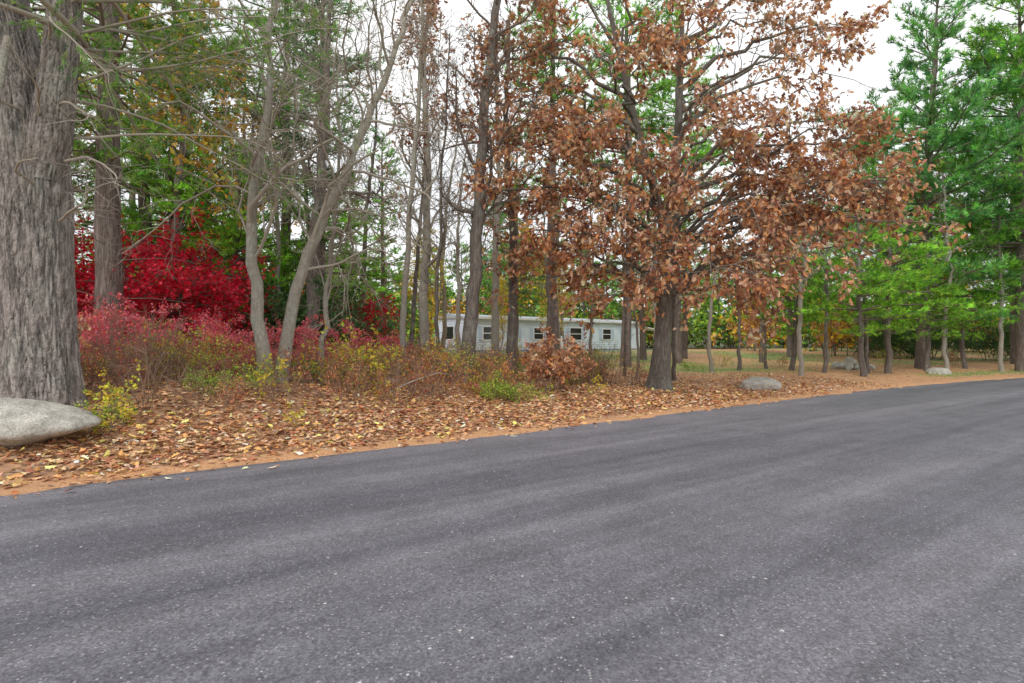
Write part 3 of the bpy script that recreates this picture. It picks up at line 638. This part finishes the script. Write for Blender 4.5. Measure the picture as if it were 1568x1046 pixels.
for i,(x,y,k,s) in enumerate([(-10.5,22.5,0,1.0),(-8.2,24,2,.95),(-14.6,20,0,.9),(-6.6,26,1,1),(-5.2,29,3,1),(-4,32,2,1),(-2.4,27,0,.9),(-7.9,20,2,.8),(-12,30,2,1.1),(2.2,36,3,1),(7.2,36,0,1),(-1.9,24,0,.95)]):
    put('bare_tree',BT[k],x,y,i*2.1,s)
put('golden_maple_tree',YT[0],-11.2,18.8,0,1.2); put('golden_maple_tree',YT[0],-12,27,2,1.1); put('yellow_maple_tree',YT[2],-4.9,31,1,.8); put('yellow_maple_tree',YT[2],2.5,38,3,.9); put('yellow_maple_tree',YT[2],-.6,30,3,.55); put('yellow_maple_tree',YT[2],3.0,33,5,.75)
put('rust_oak_tree',YT[1],-12.0,13.5,1,.62); put('rust_oak_tree',YT[1],26,34,2,1.0); put('green_maple_tree',YT[3],-13,25,2,.9); put('green_maple_tree',YT[3],-8.8,29,2,.8)

# ------------------------------------------------------------------ SHRUBS
def shrub(seed,h,w,nst,cols,size,per=2,T=T_leaf,bark=B_twig,keep=1,n2=5,n3=4,spread=.04,r=.012,wgt=None,ml=None):
    rng=SR(seed); mb=MB(); tips=[]
    for i in range(nst):
        az=rng.uniform(0,6.28); o=rng.uniform(0,w*.35); sl=rng.uniform(.1,1)*w/h
        p=grow(rng,(o*math.cos(az),o*math.sin(az),-.05),(math.cos(az)*sl*.7,math.sin(az)*sl*.7,1),h*rng.uniform(.6,1.1),6,.13,-.02)
        tube(mb,p,np.linspace(r,r*.35,7),0,4)
        for j in range(n2):
            q,d=at(p,rng.uniform(.25,1)); b=grow(rng,q,side_dir(rng,d,rng.uniform(.5,1.1)),h*.35*rng.uniform(.5,1.2),4,.15); tube(mb,b,np.linspace(r*.5,r*.2,5),0,3)
            tips.append((b[-1],b[-1]-b[-2]))
            for k in range(n3):
                q2,d2=at(b,rng.uniform(.2,1)); e=grow(rng,q2,side_dir(rng,d2,.7),h*.14*rng.uniform(.5,1.3),2,.15); tube(mb,e,np.linspace(r*.25,r*.12,3),0,3)
                tips.append((e[-1],e[-1]-e[-2])); tips.append((e[1],e[1]-e[0]))
    if cols: leaves_at(mb,rng,tips,per,T,size,cols,1,spread,.15,keep,wgt)
    return mb.build('shrub_mesh',[bark,ml or M_leaf],False)
_s=[]
for i in range(10):
    an=math.pi+ (i/10)*2*math.pi; rr=.5 if i%2==0 else .2
    _s.append((.5+rr*math.cos(an),rr*math.sin(an),-.12*(rr>.3)))
T_star=(np.array(_s),np.array([list(range(10))]))
def jmaple(name,x,y,W,H,seed):
    rng=SR(seed); mb=MB(); tips=[]
    for s in range(6):
        az=s*1.05+.4; p=grow(rng,(0,0,-.1),(math.cos(az)*.4,math.sin(az)*.4,1),H*.72,8,.12,.0); tube(mb,p,np.linspace(.09,.03,9),0)
        for j in range(14):
            q,d=at(p,rng.uniform(.3,1)); a2=rng.uniform(0,6.28); L_=W*.42*rng.uniform(.4,1.05)
            b=grow(rng,q,(math.cos(a2),math.sin(a2),.35),L_,6,.12,-.07); tube(mb,b,np.linspace(.025,.008,7),0)
            for k in range(12):
                q2,d2=at(b,rng.uniform(.25,1)); e=grow(rng,q2,side_dir(rng,d2,.8),rng.uniform(.25,.7),3,.15,-.03); tube(mb,e,np.linspace(.006,.003,4),0,3)
                for w in (.4,.7,1): a_,dd=at(e,w);tips.append((a_,dd))
    leaves_at(mb,rng,tips,5,T_star,.13,C_red,1,.10,.3)
    place(name,mb.build(name,[B_dark,M_leaf],False),(x,y,gz(x,y)))
jmaple('red_japanese_maple_tree',-10.4,17.0,6.2,5.3,61); jmaple('red_japanese_maple_tree',-13.6,16.2,5.0,6.2,62)
jmaple('red_japanese_maple_tree',-7.6,25,4.6,4.3,63)
S_pink=[shrub(200+i,1.5,1.9,13,C_pink,.08,5,keep=.85) for i in range(2)]
S_tw=[shrub(210+i,1.3,1.3,10,C_brown+C_rust+[(.6,.08,.08)],.07,2,keep=.45) for i in range(3)]
S_bare=[shrub(220+i,1.5,1.4,13,None,.05) for i in range(3)]
S_grn=[shrub(230+i,1.0,1.1,9,C_green+C_ygr,.075,3) for i in range(2)]
S_yel=[shrub(240+i,1.2,.8,4,C_yel+C_ygr[:1],.12,2,n2=4,n3=2,keep=.8) for i in range(2)]
S_oak=shrub(250,1.5,1.3,9,C_oakl,.13,3,T_oak)
S_org=shrub(251,1.2,1.2,9,C_gold+C_rust+C_pink[:1],.07,2)
S_ylt=shrub(252,1.2,1.3,10,C_ygr+C_yel[:2]+C_green[:1]+C_rust[:1],.06,2,keep=.6)
S_dk=[shrub(260+i,2.6,2.4,14,C_dkg,.15,5,spread=.12,bark=B_dark,r=.02) for i in range(2)]
S_fd=[shrub(270+i,2.6,2.6,9,[C_dkg+C_green[:2],C_green+C_ygr[2:],C_gold+C_brown[:2]][i],.30,3,spread=.2,bark=B_dark,r=.02,n2=5,n3=2,ml=M_far) for i in range(3)]
for i,(x,y,s) in enumerate([(-9.3,13.3,1.0),(-8.7,12.2,.9),(-8.0,13.5,.9),(-7.2,14.0,.85),(-10.4,12.9,1.0),(-6.6,13.2,.65),(-8.2,11.0,.7),(-7.3,11.8,.6),(-6.0,17.5,1.0),(-5.0,18,1.0),(-7.4,16.5,.9),(-4.5,20,.9),(-5.6,15.5,.75),(-7.9,15.5,1.0)]): put('burning_bush',S_pink[i%2],x,y,i*1.1,s)
for i,(x,y,s) in enumerate([(-7.4,19.5,1.2),(-7.2,21,1.1),(-9.5,22,1.3),(-12.6,20.5,1.2),(-6.9,24,1.0)]): put('rhododendron_bush',S_dk[i%2],x,y,i*1.3,s)
put('oak_sapling',S_oak,.9,14.6,0,.95); put('oak_sapling',S_oak,1.5,15.6,2,.85); put('oak_sapling',S_oak,-8.9,10.4,2,.8)
und=empty('roadside_undergrowth'); rng=SR(9); cnt=0
pool=S_tw+S_tw+S_bare+S_bare+S_grn[:1]+S_yel+[S_org,S_ylt]
while cnt<190:
    u=rng.uniform(-5,14.5); d=rng.gamma(3.2,2.0)+1.5
    if d>16 or (u>11.5 and d<4): continue
    x,y=xy(u,d+float(edge(u)))
    if y<6 or (x<-6.2 and y<9.4): continue
    m=pool[rng.integers(len(pool))]; s=rng.uniform(.45,1.0)*(1 if d>3.0 else .6)
    put('bush_%d'%cnt,m,x,y,rng.uniform(0,6.28),s,und); cnt+=1
for i,(x,y,m,s) in enumerate([(-5.75,8.1,S_yel[0],.5),(-5.9,8.5,S_yel[1],.6),(-5.6,7.9,S_yel[1],.4),(-4.4,10.7,S_yel[0],.7),(-4.9,10.9,S_grn[0],.6),(-.3,12.9,S_grn[1],.6),(.25,13.1,S_grn[0],.55),(-.2,13.6,S_org,.8),(-1.0,13.2,S_org,.6),(-3.9,13,S_yel[1],1.0),(-3.6,14,S_yel[1],1.1),(-3.4,12.6,S_yel[0],.9),(-3.5,9.2,S_yel[1],.35),(-5.5,10.2,S_grn[0],.5),(-6.4,10.8,S_ylt,.6),(-7.2,11.4,S_ylt,.7),(-3.0,12.4,S_ylt,.8),(-2.2,11.5,S_tw[0],.7),(-1.6,12.2,S_tw[1],.8),(-3.2,11.2,S_tw[2],.7),(-5.0,9.6,S_tw[0],.6)]):
    put('bush_h%d'%i,m,x,y,i*1.1,s,und)
for i,(x,y,s) in enumerate([(8.5,27,.5),(11,30,.6),(14.5,31,.7),(6.8,26,.5),(22,33,.8),(26,33,.8)]): put('bush_r%d'%i,[S_grn[0],S_ylt,S_tw[0]][i%3],x,y,i,s,und)
mb=MB(); rng=SR(3); p=grow(rng,(-2.7,11.7,gz(-2.7,11.7)+.06),(.75,.5,.42),1.3,7,.06); tube(mb,p,np.linspace(.022,.01,8),0,6)
for i in range(5):
    q,d=at(p,rng.uniform(.3,1)); tube(mb,grow(rng,q,side_dir(rng,d,.7),.35,3,.1),np.linspace(.008,.003,4),0,3)
mb.build('fallen_branch',[B_grey])

# ------------------------------------------------------------------ DISTANT FOREST
dist=empty('distant_forest'); rng=SR(8); c=0
def blocked(xx,yy):
    a=math.radians(40); dx,dy=xx+3.4,yy-40; lx=dx*math.cos(a)+dy*math.sin(a); ly=-dx*math.sin(a)+dy*math.cos(a)
    return (-3<lx<26 and -12<ly<7)
tries=0
while c<95 and tries<5000:
    tries+=1
    yy=rng.uniform(46,100); xx=rng.uniform(-1.05,1.15)*yy
    u,v=uv(xx,yy); d=v-edge(u)
    if d<14 or blocked(xx,yy): continue
    r=rng.random()
    if r<.55: m=FP[rng.integers(4)]; s=rng.uniform(.7,1.05)
    elif r<.75: m=FB[rng.integers(2)]; s=rng.uniform(.75,1.05)
    else: m=FY[rng.integers(3)]; s=rng.uniform(.8,1.2)
    put('tree_%d'%c,m,xx,yy,rng.uniform(0,6.28),s,dist); c+=1
for i in range(75):
    t=(i+rng.random())/75; xx=-48+105*t; yy=rng.uniform(54,68)+ (6 if xx>10 else 0); u,v=uv(xx,yy)
    if v-edge(u)<12 or blocked(xx,yy): continue
    m=[FP[1],FP[3],FY[1],S_fd[0],S_fd[1],FY[0]][rng.integers(6)]
    put('screen_%d'%i,m,xx,yy,rng.uniform(0,6.28),rng.uniform(.5,.85) if m not in S_fd else rng.uniform(1.6,2.4),dist)
for i in range(110):
    yy=rng.uniform(44,74); xx=rng.uniform(-1.05,1.2)*yy; u,v=uv(xx,yy)
    if v-edge(u)<14 or blocked(xx,yy): continue
    put('thicket_%d'%i,S_fd[rng.integers(3)],xx,yy,rng.uniform(0,6.28),rng.uniform(1.2,2.0),dist)
for i,(x,y) in enumerate([(34,40),(37,41),(31,42),(40,43),(28,43),(43,42)]): put('hedge_%d'%i,S_dk[i%2],x,y,i,1.2,dist)

# ------------------------------------------------------------------ LIGHT / WORLD / CAMERA
w=bpy.data.worlds.new('World'); scene.world=w; w.use_nodes=True; nt=w.node_tree; nt.nodes.clear()
out=N(nt,'ShaderNodeOutputWorld'); sky=N(nt,'ShaderNodeTexSky'); sky.sky_type='NISHITA'; sky.sun_disc=False
sky.sun_elevation=math.radians(48); sky.sun_rotation=math.radians(200)
b1=N(nt,'ShaderNodeBackground'); b1.inputs[1].default_value=.12; nt.links.new(sky.outputs[0],b1.inputs[0])
tc=N(nt,'ShaderNodeTexCoord'); cn=N(nt,'ShaderNodeTexNoise',Scale=1.6,Detail=3.0); nt.links.new(tc.outputs['Generated'],cn.inputs['Vector'])
cr=ramp(nt,[(.3,(.66,.69,.75)),(.62,(1.0,.995,.98))],cn.outputs[0])
b2=N(nt,'ShaderNodeBackground'); b2.inputs[1].default_value=1.45; nt.links.new(cr.outputs[0],b2.inputs[0])
mx=N(nt,'ShaderNodeMixShader'); mx.inputs[0].default_value=.85
nt.links.new(b1.outputs[0],mx.inputs[1]); nt.links.new(b2.outputs[0],mx.inputs[2]); nt.links.new(mx.outputs[0],out.inputs[0])
sl=bpy.data.lights.new('sun','SUN'); sl.energy=1.5; sl.angle=math.radians(12); sl.color=(1,.95,.87)
so=bpy.data.objects.new('sun',sl); COL.objects.link(so)
az=math.radians(200); el=math.radians(48); dv=Vector((math.sin(az)*math.cos(el),math.cos(az)*math.cos(el),math.sin(el)))
so.rotation_euler=dv.to_track_quat('Z','Y').to_euler()
cam=bpy.data.cameras.new('camera'); cam.lens=20; cam.sensor_width=36; cam.clip_end=2000; cam.clip_start=.05
co=bpy.data.objects.new('camera',cam); COL.objects.link(co); co.location=(0,0,1.6); co.rotation_euler=(math.radians(90),0,0); scene.camera=co
